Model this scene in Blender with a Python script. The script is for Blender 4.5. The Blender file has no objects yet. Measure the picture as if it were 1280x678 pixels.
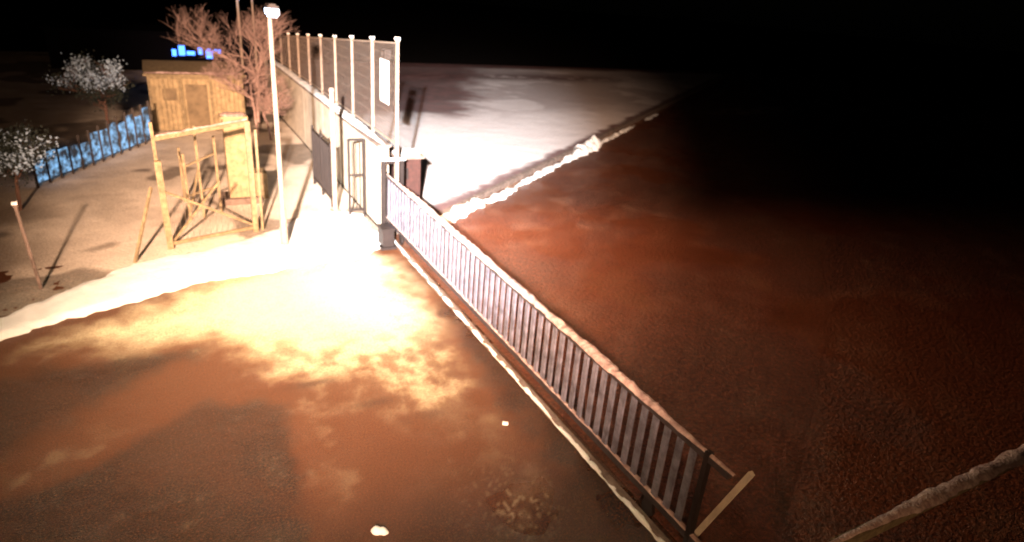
import bpy, math, random
import numpy as np
from mathutils import Vector, Matrix
random.seed(7)
sc=bpy.context.scene
sc.view_settings.view_transform='Standard'; sc.view_settings.look='None'; sc.view_settings.exposure=0

# ---------------- numpy noise ----------------
rng=np.random.RandomState(3)
TAB=rng.rand(256,256)
def vnoise(x,y):
    xi=np.floor(x).astype(int); yi=np.floor(y).astype(int)
    fx=x-xi; fy=y-yi; fx=fx*fx*(3-2*fx); fy=fy*fy*(3-2*fy)
    a=TAB[xi%256,yi%256]; b=TAB[(xi+1)%256,yi%256]; c=TAB[xi%256,(yi+1)%256]; d=TAB[(xi+1)%256,(yi+1)%256]
    return (a*(1-fx)+b*fx)*(1-fy)+(c*(1-fx)+d*fx)*fy
def fbm(x,y,o=5,s=1.0,off=0.0):
    r=0;a=.5;t=0
    for i in range(o):
        r=r+a*vnoise(x*s+off+17.3*i,y*s+off*1.7+5.1*i); t+=a; a*=.55; s*=2.03
    return r/t
def sstep(e0,e1,x):
    t=np.clip((x-e0)/(e1-e0),0,1); return t*t*(3-2*t)
def sdpoly(x,y,P):
    """signed distance, positive inside"""
    P=np.array(P,float); n=len(P); d=np.full(x.shape,1e9); ins=np.zeros(x.shape,bool)
    for i in range(n):
        ax,ay=P[i]; bx,by=P[(i+1)%n]
        ex,ey=bx-ax,by-ay; wx,wy=x-ax,y-ay
        t=np.clip((wx*ex+wy*ey)/(ex*ex+ey*ey+1e-12),0,1)
        d=np.minimum(d,np.hypot(wx-ex*t,wy-ey*t))
        c=((ay>y)!=(by>y))&(x<(bx-ax)*(y-ay)/((by-ay) if by!=ay else 1e-12)+ax)
        ins^=c
    return np.where(ins,d,-d)

# ---------------- materials ----------------
def mat(name,col,rough=.8,metal=0.0,noise=0.0,nscale=8.0,bump=0.0,bscale=30.0,col2=None,emit=None,estr=0.0,spec=None):
    m=bpy.data.materials.new(name); m.use_nodes=True
    nt=m.node_tree; N=nt.nodes; L=nt.links; b=N['Principled BSDF']
    b.inputs['Base Color'].default_value=(*col,1); b.inputs['Roughness'].default_value=rough; b.inputs['Metallic'].default_value=metal
    if spec is not None: b.inputs['Specular IOR Level'].default_value=spec
    tc=N.new('ShaderNodeTexCoord')
    if noise>0 or col2:
        n=N.new('ShaderNodeTexNoise'); n.inputs['Scale'].default_value=nscale; n.inputs['Detail'].default_value=4; n.inputs['Roughness'].default_value=.65
        L.new(tc.outputs['Object'],n.inputs['Vector'])
        r=N.new('ShaderNodeValToRGB'); r.color_ramp.elements[0].position=.35; r.color_ramp.elements[1].position=.65
        c2=col2 if col2 else tuple(c*(1-noise) for c in col)
        r.color_ramp.elements[0].color=(*c2,1); r.color_ramp.elements[1].color=(*col,1)
        L.new(n.outputs['Fac'],r.inputs['Fac']); L.new(r.outputs['Color'],b.inputs['Base Color'])
    if bump>0:
        n2=N.new('ShaderNodeTexNoise'); n2.inputs['Scale'].default_value=bscale; n2.inputs['Detail'].default_value=3
        L.new(tc.outputs['Object'],n2.inputs['Vector'])
        bp=N.new('ShaderNodeBump'); bp.inputs['Strength'].default_value=bump; bp.inputs['Distance'].default_value=.03
        L.new(n2.outputs['Fac'],bp.inputs['Height']); L.new(bp.outputs['Normal'],b.inputs['Normal'])
    if emit:
        b.inputs['Emission Color'].default_value=(*emit,1); b.inputs['Emission Strength'].default_value=estr
    return m
def ground_mat(name,colA,colB,snow,rough=.7,wet=.35,bump=.6,bscale=55,grain=90,g2=None,bdist=.03,lo=.38,hi=.66):
    """asphalt with attribute 'snow' (0..1 thin snow) and 'dark' (0..1) as base colour masks"""
    m=bpy.data.materials.new(name); m.use_nodes=True
    nt=m.node_tree; N=nt.nodes; L=nt.links; b=N['Principled BSDF']
    tc=N.new('ShaderNodeTexCoord')
    n=N.new('ShaderNodeTexNoise'); n.inputs['Scale'].default_value=grain; n.inputs['Detail'].default_value=4; n.inputs['Roughness'].default_value=.8
    L.new(tc.outputs['Object'],n.inputs['Vector'])
    r=N.new('ShaderNodeValToRGB'); r.color_ramp.elements[0].position=lo; r.color_ramp.elements[1].position=hi
    r.color_ramp.elements[0].color=(*colB,1); r.color_ramp.elements[1].color=(*colA,1); L.new(n.outputs['Fac'],r.inputs['Fac'])
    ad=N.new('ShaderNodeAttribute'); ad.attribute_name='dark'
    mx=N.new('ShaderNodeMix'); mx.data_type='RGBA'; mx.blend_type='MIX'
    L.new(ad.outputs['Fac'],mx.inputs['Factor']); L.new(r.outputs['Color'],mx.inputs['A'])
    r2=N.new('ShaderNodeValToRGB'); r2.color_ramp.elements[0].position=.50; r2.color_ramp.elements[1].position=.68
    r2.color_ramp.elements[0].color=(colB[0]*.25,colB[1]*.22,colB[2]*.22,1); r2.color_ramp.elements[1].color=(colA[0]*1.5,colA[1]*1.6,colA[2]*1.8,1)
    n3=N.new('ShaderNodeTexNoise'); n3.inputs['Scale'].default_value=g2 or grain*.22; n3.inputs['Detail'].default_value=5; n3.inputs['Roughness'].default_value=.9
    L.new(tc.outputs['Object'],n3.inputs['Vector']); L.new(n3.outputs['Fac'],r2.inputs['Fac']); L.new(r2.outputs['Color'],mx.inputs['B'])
    asn=N.new('ShaderNodeAttribute'); asn.attribute_name='snow'
    n4=N.new('ShaderNodeTexNoise'); n4.inputs['Scale'].default_value=26; n4.inputs['Detail'].default_value=4; n4.inputs['Roughness'].default_value=.75
    L.new(tc.outputs['Object'],n4.inputs['Vector'])
    ma=N.new('ShaderNodeMath'); ma.operation='SUBTRACT'; L.new(n4.outputs['Fac'],ma.inputs[0]); ma.inputs[1].default_value=.5
    mb=N.new('ShaderNodeMath'); mb.operation='MULTIPLY'; L.new(ma.outputs[0],mb.inputs[0])
    md=N.new('ShaderNodeMath'); md.operation='MULTIPLY'; L.new(asn.outputs['Fac'],md.inputs[0]); md.inputs[1].default_value=2.4; L.new(md.outputs[0],mb.inputs[1])
    mc=N.new('ShaderNodeMath'); mc.operation='ADD'; mc.use_clamp=True; L.new(mb.outputs[0],mc.inputs[0]); L.new(asn.outputs['Fac'],mc.inputs[1])
    mx2=N.new('ShaderNodeMix'); mx2.data_type='RGBA'
    mx2.inputs['B'].default_value=(*snow,1)
    L.new(mc.outputs[0],mx2.inputs['Factor']); L.new(mx.outputs['Result'],mx2.inputs['A']); L.new(mx2.outputs['Result'],b.inputs['Base Color'])
    mr=N.new('ShaderNodeMapRange'); mr.inputs['To Min'].default_value=rough; mr.inputs['To Max'].default_value=wet
    aw=N.new('ShaderNodeAttribute'); aw.attribute_name='wet'; L.new(aw.outputs['Fac'],mr.inputs['Value']); L.new(mr.outputs['Result'],b.inputs['Roughness'])
    n2=N.new('ShaderNodeTexNoise'); n2.inputs['Scale'].default_value=bscale; n2.inputs['Detail'].default_value=3; n2.inputs['Roughness'].default_value=.75
    L.new(tc.outputs['Object'],n2.inputs['Vector'])
    bp=N.new('ShaderNodeBump'); bp.inputs['Strength'].default_value=bump; bp.inputs['Distance'].default_value=bdist
    L.new(n2.outputs['Fac'],bp.inputs['Height']); L.new(bp.outputs['Normal'],b.inputs['Normal'])
    return m
M_snow=mat('snow',(.80,.83,.86),.7,noise=.12,nscale=3,bump=.5,bscale=14)
M_snowold=mat('old_snow',(.54,.42,.40),.8,col2=(.26,.17,.17),nscale=9,bump=.8,bscale=30)
M_earth=mat('dark_earth',(.006,.004,.0035),.95,noise=.5,nscale=.7,bump=.6,bscale=6,spec=.05)
M_wall=mat('rendered_wall',(.66,.60,.50),.85,noise=.3,nscale=2.5,bump=.3,bscale=25)
M_conc=mat('concrete',(.20,.15,.13),.9,noise=.5,nscale=6,bump=.5,bscale=30)
M_gate=mat('gate_paint',(.17,.17,.23),.6,noise=.6,nscale=6)
M_gaterail=mat('gate_rail_paint',(.04,.03,.035),.6,noise=.5,nscale=6)
M_dark=mat('dark_steel',(.025,.018,.018),.5,metal=.3,noise=.4,nscale=9)
M_post=mat('cream_paint',(.34,.27,.22),.6,noise=.35,nscale=7)
M_wood=mat('weathered_wood',(.28,.22,.13),.8,noise=.5,nscale=9,bump=.4,bscale=40)
M_wood2=mat('plank_wood',(.40,.31,.18),.8,noise=.45,nscale=5,bump=.4,bscale=30)
M_brick=mat('pillar_brick',(.05,.016,.013),.85,noise=.5,nscale=12,bump=.5,bscale=40)
M_bark=mat('bark',(.15,.08,.06),.9,noise=.4,nscale=10)
M_bark2=mat('frosted_bark',(.46,.32,.30),.9,noise=.6,nscale=6)
M_leaf=mat('dark_leaf',(.02,.03,.025),.7,noise=.5,nscale=3)
M_leafsnow=mat('snowy_leaf',(.45,.62,.85),.7,noise=.3,nscale=3)
M_sign=mat('sign_white',(.8,.8,.8),.5,noise=.06,nscale=5)
M_galv=mat('galvanised_mesh',(.16,.12,.10),.6,metal=.2,noise=.3,nscale=10)

# ---------------- mesh builder ----------------
class MB:
    def __init__(s): s.v=[];s.f=[];s.m=[]
    def box(s,c,d,mi=0,rot=None,bev=0):
        c=Vector(c); i=len(s.v); hx,hy,hz=d[0]/2,d[1]/2,d[2]/2
        for x,y,z in ((-1,-1,-1),(1,-1,-1),(1,1,-1),(-1,1,-1),(-1,-1,1),(1,-1,1),(1,1,1),(-1,1,1)):
            p=Vector((x*hx,y*hy,z*hz))
            if rot: p=rot@p
            s.v.append(c+p)
        for q in ((0,3,2,1),(4,5,6,7),(0,1,5,4),(1,2,6,5),(2,3,7,6),(3,0,4,7)):
            s.f.append([i+k for k in q]); s.m.append(mi)
    def beam(s,a,b,w,h=None,mi=0):
        a=Vector(a);b=Vector(b);h=h or w;d=b-a
        q=d.to_track_quat('Z','Y').to_matrix()
        s.box((a+b)/2,(w,h,d.length),mi,q)
    def cyl(s,a,b,r0,r1=None,n=8,mi=0,cap=True):
        a=Vector(a);b=Vector(b);r1=r0 if r1 is None else r1
        q=(b-a).to_track_quat('Z','Y').to_matrix(); i=len(s.v)
        for k in range(n):
            t=2*math.pi*k/n; s.v.append(a+q@Vector((r0*math.cos(t),r0*math.sin(t),0)))
        for k in range(n):
            t=2*math.pi*k/n; s.v.append(b+q@Vector((r1*math.cos(t),r1*math.sin(t),0)))
        for k in range(n):
            s.f.append([i+k,i+(k+1)%n,i+n+(k+1)%n,i+n+k]); s.m.append(mi)
        if cap:
            s.f.append([i+k for k in range(n)][::-1]); s.m.append(mi)
            s.f.append([i+n+k for k in range(n)]); s.m.append(mi)
    def ridge(s,a,b,w,h,mi=0,seg=.06,jit=.3):
        """lumpy half-round snow strip from a to b, resting on the line"""
        a=Vector(a);b=Vector(b);d=b-a;n=max(2,int(d.length/seg)); side=d.cross(Vector((0,0,1))).normalized()
        K=7; i=len(s.v); o=random.random()*50
        xs=np.linspace(0,d.length,n+1)
        nz=fbm(xs*1.0,xs*0+o,4,5.0); nz2=fbm(xs,xs*0+o+9,3,1.1); nz3=fbm(xs,xs*0+o+19,3,6.)
        for j in range(n+1):
            e=1.0 if w<.12 else min(1,.25+3*min(j,n-j)/n*1.5)
            p=a+d*(j/n); ww=w*e*(1+jit*(nz[j]-.5)*2+jit*(nz2[j]-.5)); hh=h*e*(1+jit*1.6*(nz3[j]-.5)*2)
            for k in range(K):
                t=math.pi*k/(K-1)
                s.v.append(p+side*(ww/2*math.cos(t)+w*.2*(nz2[j]-.5))+Vector((0,0,hh*math.sin(t)*(1+.15*random.uniform(-1,1)))))
        for j in range(n):
            for k in range(K-1):
                q=i+j*K+k; s.f.append([q,q+1,q+K+1,q+K]); s.m.append(mi)
    def obj(s,name,mats,parent=None,smooth=False):
        me=bpy.data.meshes.new(name); me.from_pydata([tuple(v) for v in s.v],[],s.f); 
        for m in mats: me.materials.append(m)
        me.polygons.foreach_set('material_index',s.m)
        if smooth: me.polygons.foreach_set('use_smooth',[True]*len(s.f))
        me.update(); o=bpy.data.objects.new(name,me); sc.collection.objects.link(o)
        if parent: o.parent=parent
        return o
def empty(name):
    o=bpy.data.objects.new(name,None); sc.collection.objects.link(o); return o
def sheet(name,x0,x1,y0,y1,step,fn,m,keep=None):
    xs=np.arange(x0,x1+step*.5,step); ys=np.arange(y0,y1+step*.5,step)
    X,Y=np.meshgrid(xs,ys); z,at=fn(X,Y)
    nx,ny=len(xs),len(ys)
    V=np.stack([X.ravel(),Y.ravel(),z.ravel()],1)
    idx=np.arange(nx*ny).reshape(ny,nx)
    F=np.stack([idx[:-1,:-1],idx[:-1,1:],idx[1:,1:],idx[1:,:-1]],-1).reshape(-1,4)
    if keep is not None:
        K=keep(X,Y,z); k=K[:-1,:-1]|K[:-1,1:]|K[1:,1:]|K[1:,:-1]; F=F[k.ravel()]
        used=np.unique(F); mp=np.zeros(nx*ny,int); mp[used]=np.arange(len(used)); V=V[used]; F=mp[F]
        at={a:b.ravel()[used] for a,b in at.items()}
    else: at={a:b.ravel() for a,b in at.items()}
    me=bpy.data.meshes.new(name); me.vertices.add(len(V)); me.vertices.foreach_set('co',V.ravel())
    me.loops.add(len(F)*4); me.loops.foreach_set('vertex_index',F.ravel().astype(np.int32))
    me.polygons.add(len(F)); me.polygons.foreach_set('loop_start',np.arange(0,len(F)*4,4,dtype=np.int32))
    me.polygons.foreach_set('use_smooth',np.ones(len(F),bool))
    me.update(calc_edges=True); me.validate()
    for a,b in at.items():
        A=me.attributes.new(a,'FLOAT','POINT'); A.data.foreach_set('value',b.astype(np.float32))
    me.materials.append(m); o=bpy.data.objects.new(name,me); sc.collection.objects.link(o); return o

# ---------------- ground ----------------
g=MB(); g.v=[Vector(p) for p in((-300,-300,-.03),(300,-300,-.03),(300,300,-.03),(-300,300,-.03))]; g.f=[[0,1,2,3]]; g.m=[0]
g.obj('ground',[M_earth])

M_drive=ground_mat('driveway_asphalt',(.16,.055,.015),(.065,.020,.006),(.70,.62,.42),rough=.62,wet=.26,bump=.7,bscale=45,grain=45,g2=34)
FROST=[(-2.3,10.75),(-1.2,10.25),(.05,9.95),(.5,9.3),(1.3,8.6),(1.9,7.4),(2.5,6.6),(3.4,6.1),(3.65,7.6),(4.0,9.6),(4.15,11.7),(3.9,13.2),(1.9,13.1),(.1,12.4),(-1.0,11.6)]
TRI=[(-4,10.3),(-2.5,10.0),(.05,9.85),(-1.3,8.8),(-2.3,7.9),(-4,7.7)]
WED=[(-1.5,7.35),(.06,8.4),(1.0,7.95),(.95,6.6),(.85,5.5),(.7,3.5),(-3,3.5),(-3,7.0)]
STRIP=[(3.75,2),(3.8,6),(4.0,9),(4.3,11.9),(4.8,12),(4.8,1)]
def drive(X,Y):
    n1=fbm(X,Y,5,.9); n2=fbm(X,Y,5,3.1,7); n3=fbm(X,Y,4,11,3); n4=fbm(X*2.6+Y*.4,Y*.8-X*.25,4,2.2,5)
    f=sdpoly(X,Y,FROST)+(n1-.5)*.9+(n2-.5)*.7
    low=sstep(5.6,10.2,Y+(n2-.5)*1.5)
    snow=sstep(-.3,1.0,f)*(.32+.68*low)
    patch=sstep(.40,.60,n2*.6+n4*.4)
    snow=snow*(1-.72*(1-patch)*(1-sstep(8.4,10.0,Y)))
    snow*=.60+.45*n3+.25*n1
    snow=np.maximum(snow,.10*sstep(.52,.70,n2)*sstep(.4,.6,n1))
    cr=np.exp(-(((X-3.2)/.6)**2+((Y-4.9)/.6)**2)); snow=np.maximum(snow,.4*cr*sstep(.62,.70,fbm(X,Y,3,24,31)))  # snow bits; the pale specks also paint glints on the wet asphalt
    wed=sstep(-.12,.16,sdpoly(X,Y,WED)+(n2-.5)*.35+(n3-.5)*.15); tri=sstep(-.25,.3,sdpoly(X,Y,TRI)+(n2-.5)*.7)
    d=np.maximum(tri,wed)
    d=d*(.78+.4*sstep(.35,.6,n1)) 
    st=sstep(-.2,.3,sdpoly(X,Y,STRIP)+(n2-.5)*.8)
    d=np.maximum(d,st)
    d=np.maximum(d,.75*sstep(6.2,4.4,Y+(n1-.5)*2.0))  # darker towards the near edge: light falloff put into the dark mask
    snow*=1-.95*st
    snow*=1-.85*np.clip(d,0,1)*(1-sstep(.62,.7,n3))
    for cx,cy,rx,ry in ((3.05,8.45,.14,.16),(2.7,6.95,.28,.12),(2.2,7.5,.35,.1),(1.5,8.3,.4,.1)):
        b=np.exp(-((((X-cx)/rx)**2+((Y-cy)/ry)**2)**1.2))*sstep(.3,.55,n2+.08); d=np.maximum(d,b*.7); snow*=1-.8*b
    wet=np.clip(sstep(.40,.65,n1)*.4+st*.6+cr*1.2+.35*wed+.2*tri,0,1)
    z=(n2-.5)*.012+(n3-.5)*.006*(1+1*np.clip(d,0,1))
    return z,{'snow':np.clip(snow,0,1),'dark':np.clip(d,0,1),'wet':wet}
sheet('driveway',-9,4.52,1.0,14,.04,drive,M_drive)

M_road=ground_mat('road_asphalt',(.19,.052,.020),(.04,.010,.004),(.5,.36,.27),rough=.7,wet=.36,bump=1.0,bscale=13,grain=15,g2=7,bdist=.06,lo=.40,hi=.66)
def kerbline(X): return 14.8+(X-6.1)*.7575
def road(X,Y):
    n1=fbm(X,Y,5,.35); n2=fbm(X,Y,5,1.7,7); n4=fbm(X*.5+Y*.5,(Y-X)*2.,4,.8,2)
    dk=kerbline(X)-Y
    snow=.03*sstep(.45,.65,n1)+.03*sstep(.45,.7,n4)+.06*sstep(.60,.75,n2)
    snow=np.maximum(snow,.75*sstep(.7+1.0*(n2-.5),-.1,dk)*sstep(.35,.55,n2)*sstep(34,16,X))
    t=np.exp(-(((X-33)/4.)**2+((Y-29-(X-33)*.15)/1.1)**2)); snow=np.maximum(snow,.9*t*sstep(.4,.6,n2))
    return (n2-.5)*.02,{'snow':np.clip(snow,0,1),'dark':.45*sstep(.42,.62,1-n1),'wet':sstep(.45,.6,n1)}
sheet('road',4.524,60,-6,52,.11,road,M_road,keep=lambda X,Y,z:(kerbline(X)-Y>-.4)&(Y<50))

def yard(X,Y):
    n1=fbm(X,Y,5,.8); n2=fbm(X,Y,4,3.3,2)
    s=.72+.35*sstep(.35,.65,n1)+.25*(n2-.5)
    d=.9*sstep(.52,.58,fbm(X,Y,3,.5,21))
    s=s*(1-.75*d)
    s*=1-.6*sstep(-2.4,-3.8,X+(n1-.5)-(Y-15)*.05)
    return .004+(n1-.5)*.05+(n2-.5)*.02,{'snow':np.clip(s,0,1),'dark':d,'wet':n1*0}
M_yard=ground_mat('yard_snow_over_soil',(.13,.075,.045),(.06,.035,.02),(.78,.71,.62),rough=.85,wet=.8,bump=.8,bscale=14,grain=20)
sheet('yard',-12,4.3,9.5,50,.1,yard,M_yard,keep=lambda X,Y,z:Y>12.6+.2*X)

VERGE=[(-12,8.0),(-2.75,11.1),(-1.4,11.65),(.2,12.35),(2.0,12.62),(3.7,12.85),(4.25,13.2),(4.25,15.5),(3.3,16.3),(2.4,15.4),(1.6,14.75),(.4,14.1),(-.9,13.6),(-2.2,12.5),(-2.9,11.9),(-12,9.2)]
def verge(X,Y):
    n1=fbm(X,Y,5,1.5); n2=fbm(X,Y,4,5,2)
    f=sdpoly(X,Y,VERGE)+(n1-.5)*.35+(n2-.5)*.16
    return -.05+.13*sstep(-.12,.22,f)+(n1-.5)*.04+(n2-.5)*.018,{}
sheet('snow_verge',-12,4.3,7.8,17,.045,verge,M_snow,keep=lambda X,Y,z:z>-.035)

def fore(X,Y):
    n1=fbm(X,Y,5,.30,4); n2=fbm(X,Y,5,1.6,2)
    dist=Y+.12*X
    far=sstep(25,34,dist+(n1-.5)*9)
    s=1-far*(.50-.3*sstep(.5,.6,n1))
    shadow_patch=sstep(.50,.42,X/Y+(n2-.5)*.05+(n1-.5)*.05)*sstep(26.5,29.5,Y+(n1-.5)*5)  # dark patch of shade, put into the colour by thinning the snow mask
    s*=1-.88*shadow_patch
    b2=np.exp(-(((Y-41.5-(X-20)*.03)/1.9)**2)); s*=1-.85*b2*sstep(.35,.55,n2+.1)*sstep(40,25,X)
    s*=sstep(47.5,45.5,Y+(n1-.5)*2.5)
    kd=Y-kerbline(X)
    s*=sstep(0,.5,kd-.3+(n2-.5)*.8)*.9+.1
    s=np.clip(s*(.9+.2*n2),0,1)
    return .12+(n2-.5)*.03*(kd>.5),{'snow':s,'dark':.6*sstep(.4,.6,n2),'wet':s*0}
M_fore=ground_mat('forecourt_surface',(.15,.05,.05),(.08,.026,.026),(.82,.79,.83),rough=.75,wet=.5,bump=.5,bscale=10,grain=25)
sheet('forecourt_pavement',4.5,60,13.8,50,.11,fore,M_fore,keep=lambda X,Y,z:(kerbline(X)-Y<-.02)&(Y<48.5)&(X>4.55))
k=MB(); a=Vector((5.2,kerbline(5.2),.07)); b=Vector((48,kerbline(48),.07)); d=(b-a).normalized(); L=(b-a).length; t=0
while t<L:
    p=a+d*t; q=a+d*min(L,t+.97); k.beam(p,q,.15,.17,0); t+=1.0
k.obj('kerb',[M_conc])
s=MB(); random.seed(4)
side=Vector((d.y,-d.x,0))
for (t0,t1,w,h,off) in ((.2,3.2,.5,.16,.25),(3.0,5.0,.3,.09,.35),(5.0,9.5,.26,.09,.3),(10.3,13.4,.6,.26,.3),(9.2,11,.3,.12,.3),(13,19,.22,.07,.3),(21,24,.25,.06,.3)):
    p=a+d*t0+side*off; q=a+d*t1+side*off; p.z=q.z=0.0
    s.ridge(p,q,w,h,0,.07,.8)
s.obj('snow_bank',[M_snow],smooth=True)

# ---------------- sliding gate ----------------
G=empty('sliding_gate'); gx=4.46
m=MB()
m.beam((gx,3.25,1.36),(gx,14.3,1.36),.06,.07); m.beam((gx,3.25,.30),(gx,14.3,.30),.06,.09)
m.obj('rails',[M_gaterail],G)
m=MB(); y=3.75; random.seed(2)
while y<14.2:
    m.box((gx+random.uniform(-.004,.004),y,.835),(.03,.085,.98)); y+=.2
m.obj('pickets',[M_gate],G)
m=MB()
for y in (3.55,14.3): m.box((gx,y,.80),(.065,.065,1.25))
m.obj('frame_posts',[M_dark],G)
m=MB(); m.ridge((gx,3.2,1.397),(gx,14.35,1.397),.13,.055,0,.04,.6); m.ridge((gx-.0,3.3,.345),(gx,14.3,.345),.06,.012,0,.06,.6)
m.obj('snow_cap',[M_snowold],G,True)
m=MB()
for y in (4.2,13.2): m.cyl((gx-.02,y,.12),(gx+.02,y,.12),.1,.1,14); m.box((gx,y,.22),(.05,.16,.10))
m.obj('wheels',[M_dark],G)
m=MB(); m.beam((4.60,3.66,0.01),(4.56,3.10,1.48),.05,.05); m.obj('end_strut',[M_wall],G)
T=empty('gate_track'); m=MB(); m.beam((gx-.08,2.6,.02),(gx-.08,13.9,.02),.10,.05); m.obj('rail_bed',[M_conc],T)
m=MB(); m.ridge((gx-.13,2.6,.03),(gx-.10,13.6,.03),.055,.028,0,.035,1.1); m.obj('snow_line',[M_snow],T,True)
P=empty('gate_guide_post'); m=MB()
m.box((4.28,14.0,.9),(.09,.09,1.8)); m.box((4.72,14.0,.9),(.09,.09,1.8)); m.box((4.5,14.0,1.76),(.35,.07,.07))
m.box((4.28,14.0,.05),(.2,.2,.1)); m.obj('frame',[M_dark],P)
m=MB(); m.ridge((4.2,14.0,1.8),(4.8,14.0,1.8),.10,.05); m.obj('snow_cap',[M_snow],P,True)
P=empty('gate_motor'); m=MB(); m.box((4.12,13.25,.24),(.26,.36,.4)); m.box((4.12,13.25,.46),(.30,.40,.05)); m.box((4.12,13.25,.03),(.36,.46,.06)); m.obj('housing',[M_dark],P)

# pillar
P=empty('brick_pillar'); m=MB()
pc=(5.25,15.2)
for i in range(20):
    zz=.04+i*.078; m.box((pc[0],pc[1],zz),(.56,.56,.066))
m.box((pc[0],pc[1],.8),(.545,.545,1.55)); m.obj('brickwork',[M_brick],P)
m=MB(); m.box((pc[0],pc[1],1.61),(.70,.70,.07)); m.obj('coping',[M_conc],P)
m=MB(); m.ridge((pc[0]-.34,pc[1],1.645),(pc[0]+.34,pc[1],1.645),.68,.10,0,.05,.15); m.obj('snow_cap',[M_snow],P,True)
m=MB(); m.box((pc[0]-.15,pc[1]-.295,1.2),(.2,.03,.28)); m.obj('letter_box',[M_dark],P)

# ---------------- boundary wall + fence on it ----------------
W=empty('boundary_wall'); m=MB()
y=14.5
while y<31: m.box((4.46,y+1.49,1.0),(.22,2.975,2.0)); y+=3
m.obj('wall_panels',[M_wall],W)
m=MB(); m.box((4.46,22.9,2.02),(.32,16.9,.06)); m.obj('coping',[M_conc],W)
m=MB(); m.ridge((4.46,14.4,2.052),(4.46,31.3,2.052),.30,.07,0,.08,.3); m.obj('snow_cap',[M_snow],W,True)
Fn=empty('mesh_fence'); mp=MB(); mm=MB(); ms=MB(); ys=[14.0+1.9*i for i in range(10)]
top=lambda y:4.38-(y-14)*.075
for y in ys:
    mp.box((4.60,y,(2.0+top(y))/2+.0),(.06,.06,top(y)-2.0)); mp.box((4.60,y,top(y)+.02),(.09,.09,.04))
    ms.ridge((4.55,y,top(y)+.04),(4.65,y,top(y)+.04),.09,.04)
mp.box((4.60,14.0,1.05),(.08,.08,2.1))
mp.beam((4.60,14,top(14)-.03),(4.60,ys[-1],top(ys[-1])-.03),.03); mp.beam((4.60,14,2.16),(4.60,ys[-1],2.16),.04)
mp.obj('posts',[M_post],Fn); ms.obj('snow_caps',[M_snow],Fn,True)
y=14.08
while y<ys[-1]:
    mm.box((4.60,y,(2.16+top(y))/2),(.006,.006,top(y)-2.2)); y+=.11
z=2.3
while z<4.3:
    ye=min(ys[-1],14+(4.38-z)/.075)
    if ye>14.1: mm.beam((4.606,14,z),(4.606,ye,z),.006)
    z+=.25
mm.obj('wire_mesh',[M_galv],Fn)
S=empty('notice_sign'); m=MB(); m.box((4.545,14.75,3.45),(.02,.62,.95)); m.obj('board',[M_sign],S)
m=MB(); m.box((4.532,14.75,3.72),(.004,.46,.12)); 
for i in range(5): m.box((4.532,14.75,3.52-.09*i),(.004,.44-.06*(i%2),.03))
m.obj('lettering',[mat('sign_grey',(.35,.35,.38),.6,noise=.2)],S)

P=empty('fence_pole'); m=MB(); m.cyl((3.6,15.9,0),(3.6,15.9,3.05),.06,.055,12); m.cyl((3.6,15.9,3.05),(3.6,15.9,3.12),.075,.05,12); m.box((3.6,15.9,.03),(.22,.22,.06)); m.obj('shaft',[M_post],P)
P=empty('pedestrian_gate'); m=MB()
for x in (3.85,4.22): m.box((x,15.4,1.0),(.05,.05,2.0))
m.box((4.035,15.4,1.98),(.32,.05,.05)); m.box((4.035,15.4,.2),(.32,.04,.04)); m.box((4.035,15.4,1.1),(.32,.04,.04))
for i in range(3): m.box((3.93+.1*i,15.4,1.1),(.015,.02,1.75))
m.obj('frame',[M_dark],P)
P=empty('iron_railing'); m=MB()
for y in (16.3,17.4,18.5): m.box((3.62,y,.85),(.06,.06,1.7))
for z in (.2,1.6): m.beam((3.62,16.3,z),(3.62,18.5,z),.04)
y=16.42
while y<18.45: m.box((3.62,y,.9),(.02,.03,1.4)); y+=.12
m.obj('bars',[M_dark],P)

# ---------------- lamp posts ----------------
M_lens=mat('lamp_lens',(.8,.8,.8),.4,emit=(.50,.70,1),estr=9,noise=.02)
def lamp(x,y,h,name='street_lamp',arm=(.0,-.25)):
    E=empty(name); m=MB()
    m.cyl((x,y,0),(x,y,.9),.08,.07,14); m.cyl((x,y,.9),(x,y,h),.052,.042,14); m.box((x,y,.02),(.3,.3,.04))
    m.cyl((x,y,h-.05),(x+arm[0],y+arm[1],h+.08),.03,.03,8)
    m.obj('pole',[M_post],E)
    m=MB(); m.box((x+arm[0],y+arm[1]-.06,h+.14),(.2,.36,.05)); m.box((x+arm[0],y+arm[1]-.06,h+.18),(.12,.26,.03)); m.obj('head',[M_dark],E)
    m=MB(); m.box((x+arm[0],y+arm[1]-.08,h+.06),(.2,.38,.10)); m.box((x+arm[0],y+arm[1]-.08,h-.01),(.14,.3,.05)); m.obj('lens',[M_lens],E)
    return E
lamp(2.0,13.8,4.80)
lamp(4.2,34,4.6)
lamp(3.2,30.5,4.5)

# ---------------- timber gate frame in yard ----------------
E=empty('timber_gate'); m=MB()
A=(-.22,14.35);B=(1.55,14.95)
def bp(t,z): return (A[0]+(B[0]-A[0])*t,A[1]+(B[1]-A[1])*t,z)
m.beam(bp(0,0),(A[0]-.02,A[1],1.9),.12,.12); m.beam((A[0]-.02,A[1]+.1,0.0),(A[0]-.05,A[1]+.1,2.65),.06,.06)
m.beam(bp(1,0),(B[0],B[1],2.55),.11,.11); m.beam(bp(1.09,0),(B[0]+.17,B[1]+.05,2.35),.05,.05)
m.beam((A[0]-.05,A[1]+.1,2.32),(B[0]+.03,B[1]+.06,2.52),.07,.08)
m.beam(bp(.03,.12),bp(.97,.12),.045,.07)
m.beam(bp(.02,1.25),bp(.96,.2),.035,.05); m.beam((bp(.05,.16)[0],bp(.05,.16)[1]+.06,.16),(bp(.62,1.3)[0],bp(.62,1.3)[1]+.06,1.3),.03,.045)
m.obj('frame',[M_wood],E)
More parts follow.
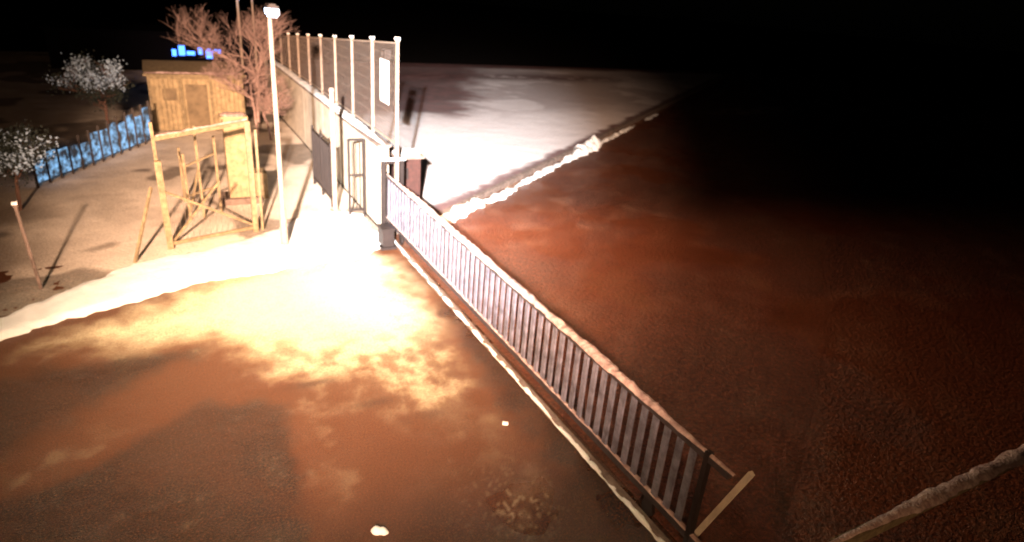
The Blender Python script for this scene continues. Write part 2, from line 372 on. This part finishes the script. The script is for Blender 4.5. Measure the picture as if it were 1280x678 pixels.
m=MB(); m.beam((-.88,13.75,0),(-.42,14.4,1.35),.05,.05); m.obj('prop',[M_wood],E)
m=MB()
for i in range(1,15):
    t=i/15; p=bp(t,0); m.beam((p[0],p[1]+.03,.16),(p[0],p[1]+.03,1.25),.006)
m.obj('wire_infill',[M_galv],E)
m=MB(); m.ridge((A[0],A[1]+.12,2.365),(B[0],B[1]+.06,2.565),.07,.025,0,.06,.7); m.obj('snow_cap',[M_snowold],E,True)
E=empty('timber_trellis'); m=MB()
for x,y,h in ((.25,16.1,1.6),(.55,16.3,2.2),(.95,16.5,1.9),(.2,17.6,1.4)): m.box((x,y,h/2),(.055,.055,h))
m.beam((.25,16.1,1.3),(.95,16.5,1.5),.035); m.beam((.25,16.1,.6),(.95,16.5,.7),.035); m.beam((.25,16.1,1.3),(.2,17.6,1.3),.035); m.beam((.25,16.1,.15),(.55,16.3,1.2),.035)
m.obj('posts_and_rails',[M_wood],E)
E=empty('utility_cabinet'); m=MB(); c=(1.5,17.4)
m.box((c[0],c[1],.08),(1.0,.75,.16)); m.obj('plinth',[M_conc],E)
m=MB(); m.box((c[0],c[1],1.16),(.52,.42,2.0)); m.box((c[0],c[1],2.19),(.62,.5,.06))
for z in (.35,.85,1.35,1.85): m.box((c[0],c[1]-.217,z),(.46,.014,.42))
m.obj('casing',[M_wood2],E)
m=MB(); m.box((c[0]+.16,c[1]-.235,1.2),(.03,.02,.16)); m.box((c[0]+.52,c[1]+.05,.42),(.3,.5,.7)); m.obj('handle_and_side_box',[M_wood],E)
m=MB(); m.ridge((c[0]-.3,c[1],2.22),(c[0]+.3,c[1],2.22),.48,.06,0,.05,.15); m.obj('snow_cap',[M_snowold],E,True)

E=empty('garden_shed'); m=MB(); x0,x1,ya,yb=-.35,2.65,26.2,28.6; 
x=x0
while x<x1-.01: m.box((x+.072,ya,.98),(.14,.04,1.9)); x+=.15
y=ya+.1
while y<yb: m.box((x0,y,.98),(.04,.14,1.9)); m.box((x1,y,.98),(.04,.14,1.9)); y+=.15
m.box(((x0+x1)/2,yb,.98),(x1-x0,.04,1.9)); m.obj('plank_walls',[M_wood2],E)
m=MB()
for x in (x0,.62,1.6,x1): m.box((x,ya-.035,1.0),(.09,.05,1.96))
m.box(((x0+x1)/2,ya-.065,1.9),(x1-x0,.02,.1)); m.box((.1,ya-.03,.9),(.06,.03,1.5)); m.obj('trim',[M_wood],E)
m=MB(); m.box((1.12,ya-.028,.85),(.7,.03,1.6)); m.box((.25,ya-.028,1.3),(.45,.03,.4)); m.obj('door_and_hatch',[mat('shed_door',(.2,.15,.09),.8,noise=.4,nscale=4)],E)
m=MB(); m.box(((x0+x1)/2,(ya+yb)/2,2.05),(x1-x0+.3,yb-ya+.35,.07),0,Matrix.Rotation(math.radians(3),3,'X')); m.obj('roof',[M_wood],E)
m=MB(); m.ridge((x0-.1,ya-.1,2.04),(x1+.1,ya-.1,2.04),.2,.05,0,.08,.5); m.obj('snow_edge',[M_snowold],E,True)

E=empty('fence_post'); m=MB(); m.cyl((-2.33,12.95,0),(-2.42,12.95,1.55),.03,.028,10); m.cyl((-2.42,12.95,1.55),(-2.42,12.95,1.6),.045,.03,10); m.obj('shaft',[M_conc],E)
m=MB(); m.ridge((-2.46,12.95,1.6),(-2.38,12.95,1.6),.09,.05); m.obj('snow_cap',[M_snow],E,True)

# panel fence; the blue light on it is emission put into the panels
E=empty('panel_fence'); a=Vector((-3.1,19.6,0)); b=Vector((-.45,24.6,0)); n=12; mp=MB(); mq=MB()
M_blue=mat('blue_glow_panel',(.05,.08,.12),.6,noise=.4,nscale=5,bump=.3)
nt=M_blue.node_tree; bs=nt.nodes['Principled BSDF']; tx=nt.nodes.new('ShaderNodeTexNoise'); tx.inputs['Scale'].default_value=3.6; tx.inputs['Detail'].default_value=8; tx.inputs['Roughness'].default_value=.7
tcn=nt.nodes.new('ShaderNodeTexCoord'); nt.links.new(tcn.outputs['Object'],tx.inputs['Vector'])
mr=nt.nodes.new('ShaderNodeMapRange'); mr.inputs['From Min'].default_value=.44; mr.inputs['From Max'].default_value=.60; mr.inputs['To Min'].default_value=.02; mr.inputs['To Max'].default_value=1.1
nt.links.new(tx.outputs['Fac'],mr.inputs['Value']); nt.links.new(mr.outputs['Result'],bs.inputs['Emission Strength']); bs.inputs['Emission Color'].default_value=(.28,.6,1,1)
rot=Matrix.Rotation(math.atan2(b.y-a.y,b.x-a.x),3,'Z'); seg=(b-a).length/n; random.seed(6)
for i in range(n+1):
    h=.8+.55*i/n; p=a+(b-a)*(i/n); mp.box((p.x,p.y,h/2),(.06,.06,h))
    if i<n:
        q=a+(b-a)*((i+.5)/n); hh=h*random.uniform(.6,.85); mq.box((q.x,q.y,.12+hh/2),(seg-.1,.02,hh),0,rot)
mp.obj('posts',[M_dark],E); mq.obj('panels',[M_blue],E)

E=empty('distant_building'); m=MB(); M_black=mat('dark_cladding',(.004,.004,.007),.9,noise=.3,spec=.05)
m.box((1,45,1.0),(12,5,2.0)); m.box((1,45,2.05),(12.4,5.4,.1)); m.obj('walls',[M_black],E)
m=MB(); random.seed(9)
for i,x in enumerate((.9,1.3,1.75,2.25,2.7,3.1)): m.box((x,42.46,1.0+.13*(i%2)),(.22+.1*(i%3),.05,.2+.16*((i+1)%3)))
m.obj('lit_windows',[mat('blue_window',(.05,.1,.6),.4,emit=(.04,.2,1),estr=5,noise=.1)],E)

# ---------------- trees ----------------
def tree(name,base,h,seed,lean=(0,0),depth=5,r0=.06,mats=(M_bark,),spread=.5,leaves=0,snowfrac=.5,droop=0,rad=.11,zs=1e9):
    random.seed(seed); E=empty(name); m=MB(); tips=[]
    def br(p,d,l,r,k):
        segs=3
        for i in range(segs):
            d2=(d+Vector((random.uniform(-1,1),random.uniform(-1,1),random.uniform(-.6,.8)))*.16).normalized()
            q=p+d2*l/segs; m.cyl(p,q,r*(1-.12*i),r*(1-.12*(i+1)),5 if k<3 else 4,0,False)
            if k<depth and (i>0 or k>0) and random.random()<.85:
                a=Vector((random.uniform(-1,1),random.uniform(-1,1),random.uniform(-.1,.6)-droop)).normalized()
                br(q,(d2*(1-spread)+a*spread).normalized(),l*random.uniform(.5,.8),r*.55,k+1)
            p=q;d=d2
        tips.append(p)
        if k<depth:
            for _ in range(2):
                a=Vector((random.uniform(-1,1),random.uniform(-1,1),random.uniform(-.2,.7)-droop)).normalized()
                br(p,(d*(1-spread)+a*spread).normalized(),l*random.uniform(.55,.8),r*.55,k+1)
    br(Vector(base),Vector((lean[0],lean[1],1)).normalized(),h*.42,r0,0)
    m.obj('trunk_and_branches',list(mats),E)
    if leaves:
        lm=MB(); 
        cl=random.sample(tips,min(len(tips),160))
        for c in cl:
            snowy=1 if (c.z>zs and random.random()<snowfrac) else 0
            for _ in range(leaves):
                p=c+Vector((random.gauss(0,rad),random.gauss(0,rad),random.gauss(0,rad*.8))); sz=random.uniform(.02,.05)
                u=Vector((random.gauss(0,1),random.gauss(0,1),random.gauss(0,1))).normalized(); v=u.orthogonal().normalized()
                i=len(lm.v); lm.v+= [p-u*sz,p+v*sz*.6,p+u*sz,p-v*sz*.6]; lm.f.append([i,i+1,i+2,i+3]); lm.m.append(1 if (snowy and random.random()<.8) else 0)
        lm.obj('foliage',[M_leaf,M_leafsnow],E)
    return E
tree('bare_tree',(3.3,27.6,0),4.4,5,depth=5,r0=.07,mats=(M_bark2,),spread=.55)
tree('bare_tree',(3.0,25.4,0),3.0,8,depth=5,r0=.05,mats=(M_bark2,),spread=.6)
tree('bare_tree',(3.3,24.3,0),2.3,18,depth=5,r0=.045,mats=(M_bark2,),spread=.6)
tree('snowy_tree',(-1.7,25.2,0),2.5,11,depth=4,r0=.06,spread=.6,leaves=45,snowfrac=.7,zs=1.75,rad=.13)
tree('snowy_tree',(-3.25,17.8,0),1.7,15,depth=4,r0=.05,spread=.6,leaves=45,snowfrac=.3,zs=.8,rad=.13)

# cross rail in the lower right, snow on it
E=empty('timber_fence'); m=MB()
m.beam((4.75,2.27,1.27),(14,2.27,1.27),.10,.09)
for x in (4.85,10.6,13.6): m.box((x,2.27,.61),(.1,.1,1.22))
m.obj('posts_and_rail',[M_wood],E)
m=MB(); m.ridge((4.7,2.27,1.32),(14,2.27,1.32),.16,.045,0,.04,.5); m.obj('snow_cap',[M_snowold],E,True)

m=MB(); m.ridge((1.45,5.22,0),(1.62,5.12,0),.12,.05,0,.02,.8); m.obj('snow_clump',[M_snow],smooth=True)
m=MB(); m.ridge((3.66,6.4,0),(3.73,6.36,0),.05,.03,0,.015,.5); m.obj('snow_clump',[M_snow],smooth=True)

# ---------------- lights ----------------
def spot(name,loc,tgt,W,col,half,blend,r=.1):
    l=bpy.data.lights.new(name,'SPOT'); l.energy=W; l.color=col; l.spot_size=math.radians(half*2); l.spot_blend=blend; l.shadow_soft_size=r
    o=bpy.data.objects.new(name,l); sc.collection.objects.link(o); o.location=loc
    o.rotation_euler=(Vector(tgt)-Vector(loc)).to_track_quat('-Z','Y').to_euler(); return o
E=empty('floodlight_mast'); m=MB(); fx,fy,fz=-4.3,-8,8.6
m.cyl((fx,fy-.45,0),(fx,fy-.45,fz+.2),.12,.08,14); m.box((fx,fy-.3,fz),(.5,.14,.35)); m.box((fx-.5,fy-.3,fz),(.4,.14,.3)); m.beam((fx-.6,fy-.4,fz),(fx+.2,fy-.4,fz),.06); m.obj('mast_and_lamp_housing',[M_dark],E)
spot('flood_beam',(fx,fy,fz),(8.4,25.5,0),190000,(1,.60,.38),20,1.0,.4).parent=E
spot('added_white_beam',(fx,fy,fz+.1),(9.0,21.5,0),210000,(.84,.95,1),11,1.0,.12).parent=E  # added unseen beam to whiten and brighten the forecourt snow
spot('added_fill_beam',(fx-.5,fy,fz),(2.0,14,0),11000,(1,.54,.26),34,1.0,.9).parent=E  # added wide fill for the near ground, with its own unseen housing
spot('lamp_beam',(2.0,13.36,4.72),(1.5,7.6,0),2500,(1,.80,.50),66,1.0,.15)
E=empty('added_wall_light'); m=MB(); m.box((4.72,15.2,4.0),(.14,.3,.2)); m.box((4.64,15.2,4.0),(.06,.06,.06)); m.obj('housing',[M_dark],E)  # added lamp and housing, put on the fence to light the road
spot('added_wall_beam',(4.86,15.1,3.95),(8.0,11.4,0),4700,(1,.50,.27),48,1.0,.15).parent=E
w=bpy.data.worlds.new('World'); sc.world=w; w.use_nodes=True; nt=w.node_tree
sky=nt.nodes.new('ShaderNodeTexSky'); sky.sky_type='NISHITA'; sky.sun_disc=False; sky.sun_elevation=math.radians(25); sky.sun_rotation=math.radians(205)
nt.links.new(sky.outputs['Color'],nt.nodes['Background'].inputs['Color']); nt.nodes['Background'].inputs['Strength'].default_value=.00006
sl=bpy.data.lights.new('moonlight','SUN'); sl.energy=.003; sl.angle=math.radians(.5); so=bpy.data.objects.new('moonlight',sl); sc.collection.objects.link(so); so.rotation_euler=(math.radians(65),0,math.radians(-25))

# ---------------- camera ----------------
cam=bpy.data.cameras.new('camera'); co=bpy.data.objects.new('camera',cam); sc.collection.objects.link(co); sc.camera=co
cam.sensor_width=36; cam.lens=22.5; cam.clip_end=1000; cam.clip_start=.05
cam.dof.use_dof=True; cam.dof.focus_distance=4.2; cam.dof.aperture_fstop=1.2
R=Matrix(((.8845,.11996,-.45086),(-.46004,.385,-.80009),(.0776,.91509,.39571)))
co.matrix_world=Matrix.Translation((0,0,5.5))@R.to_4x4()
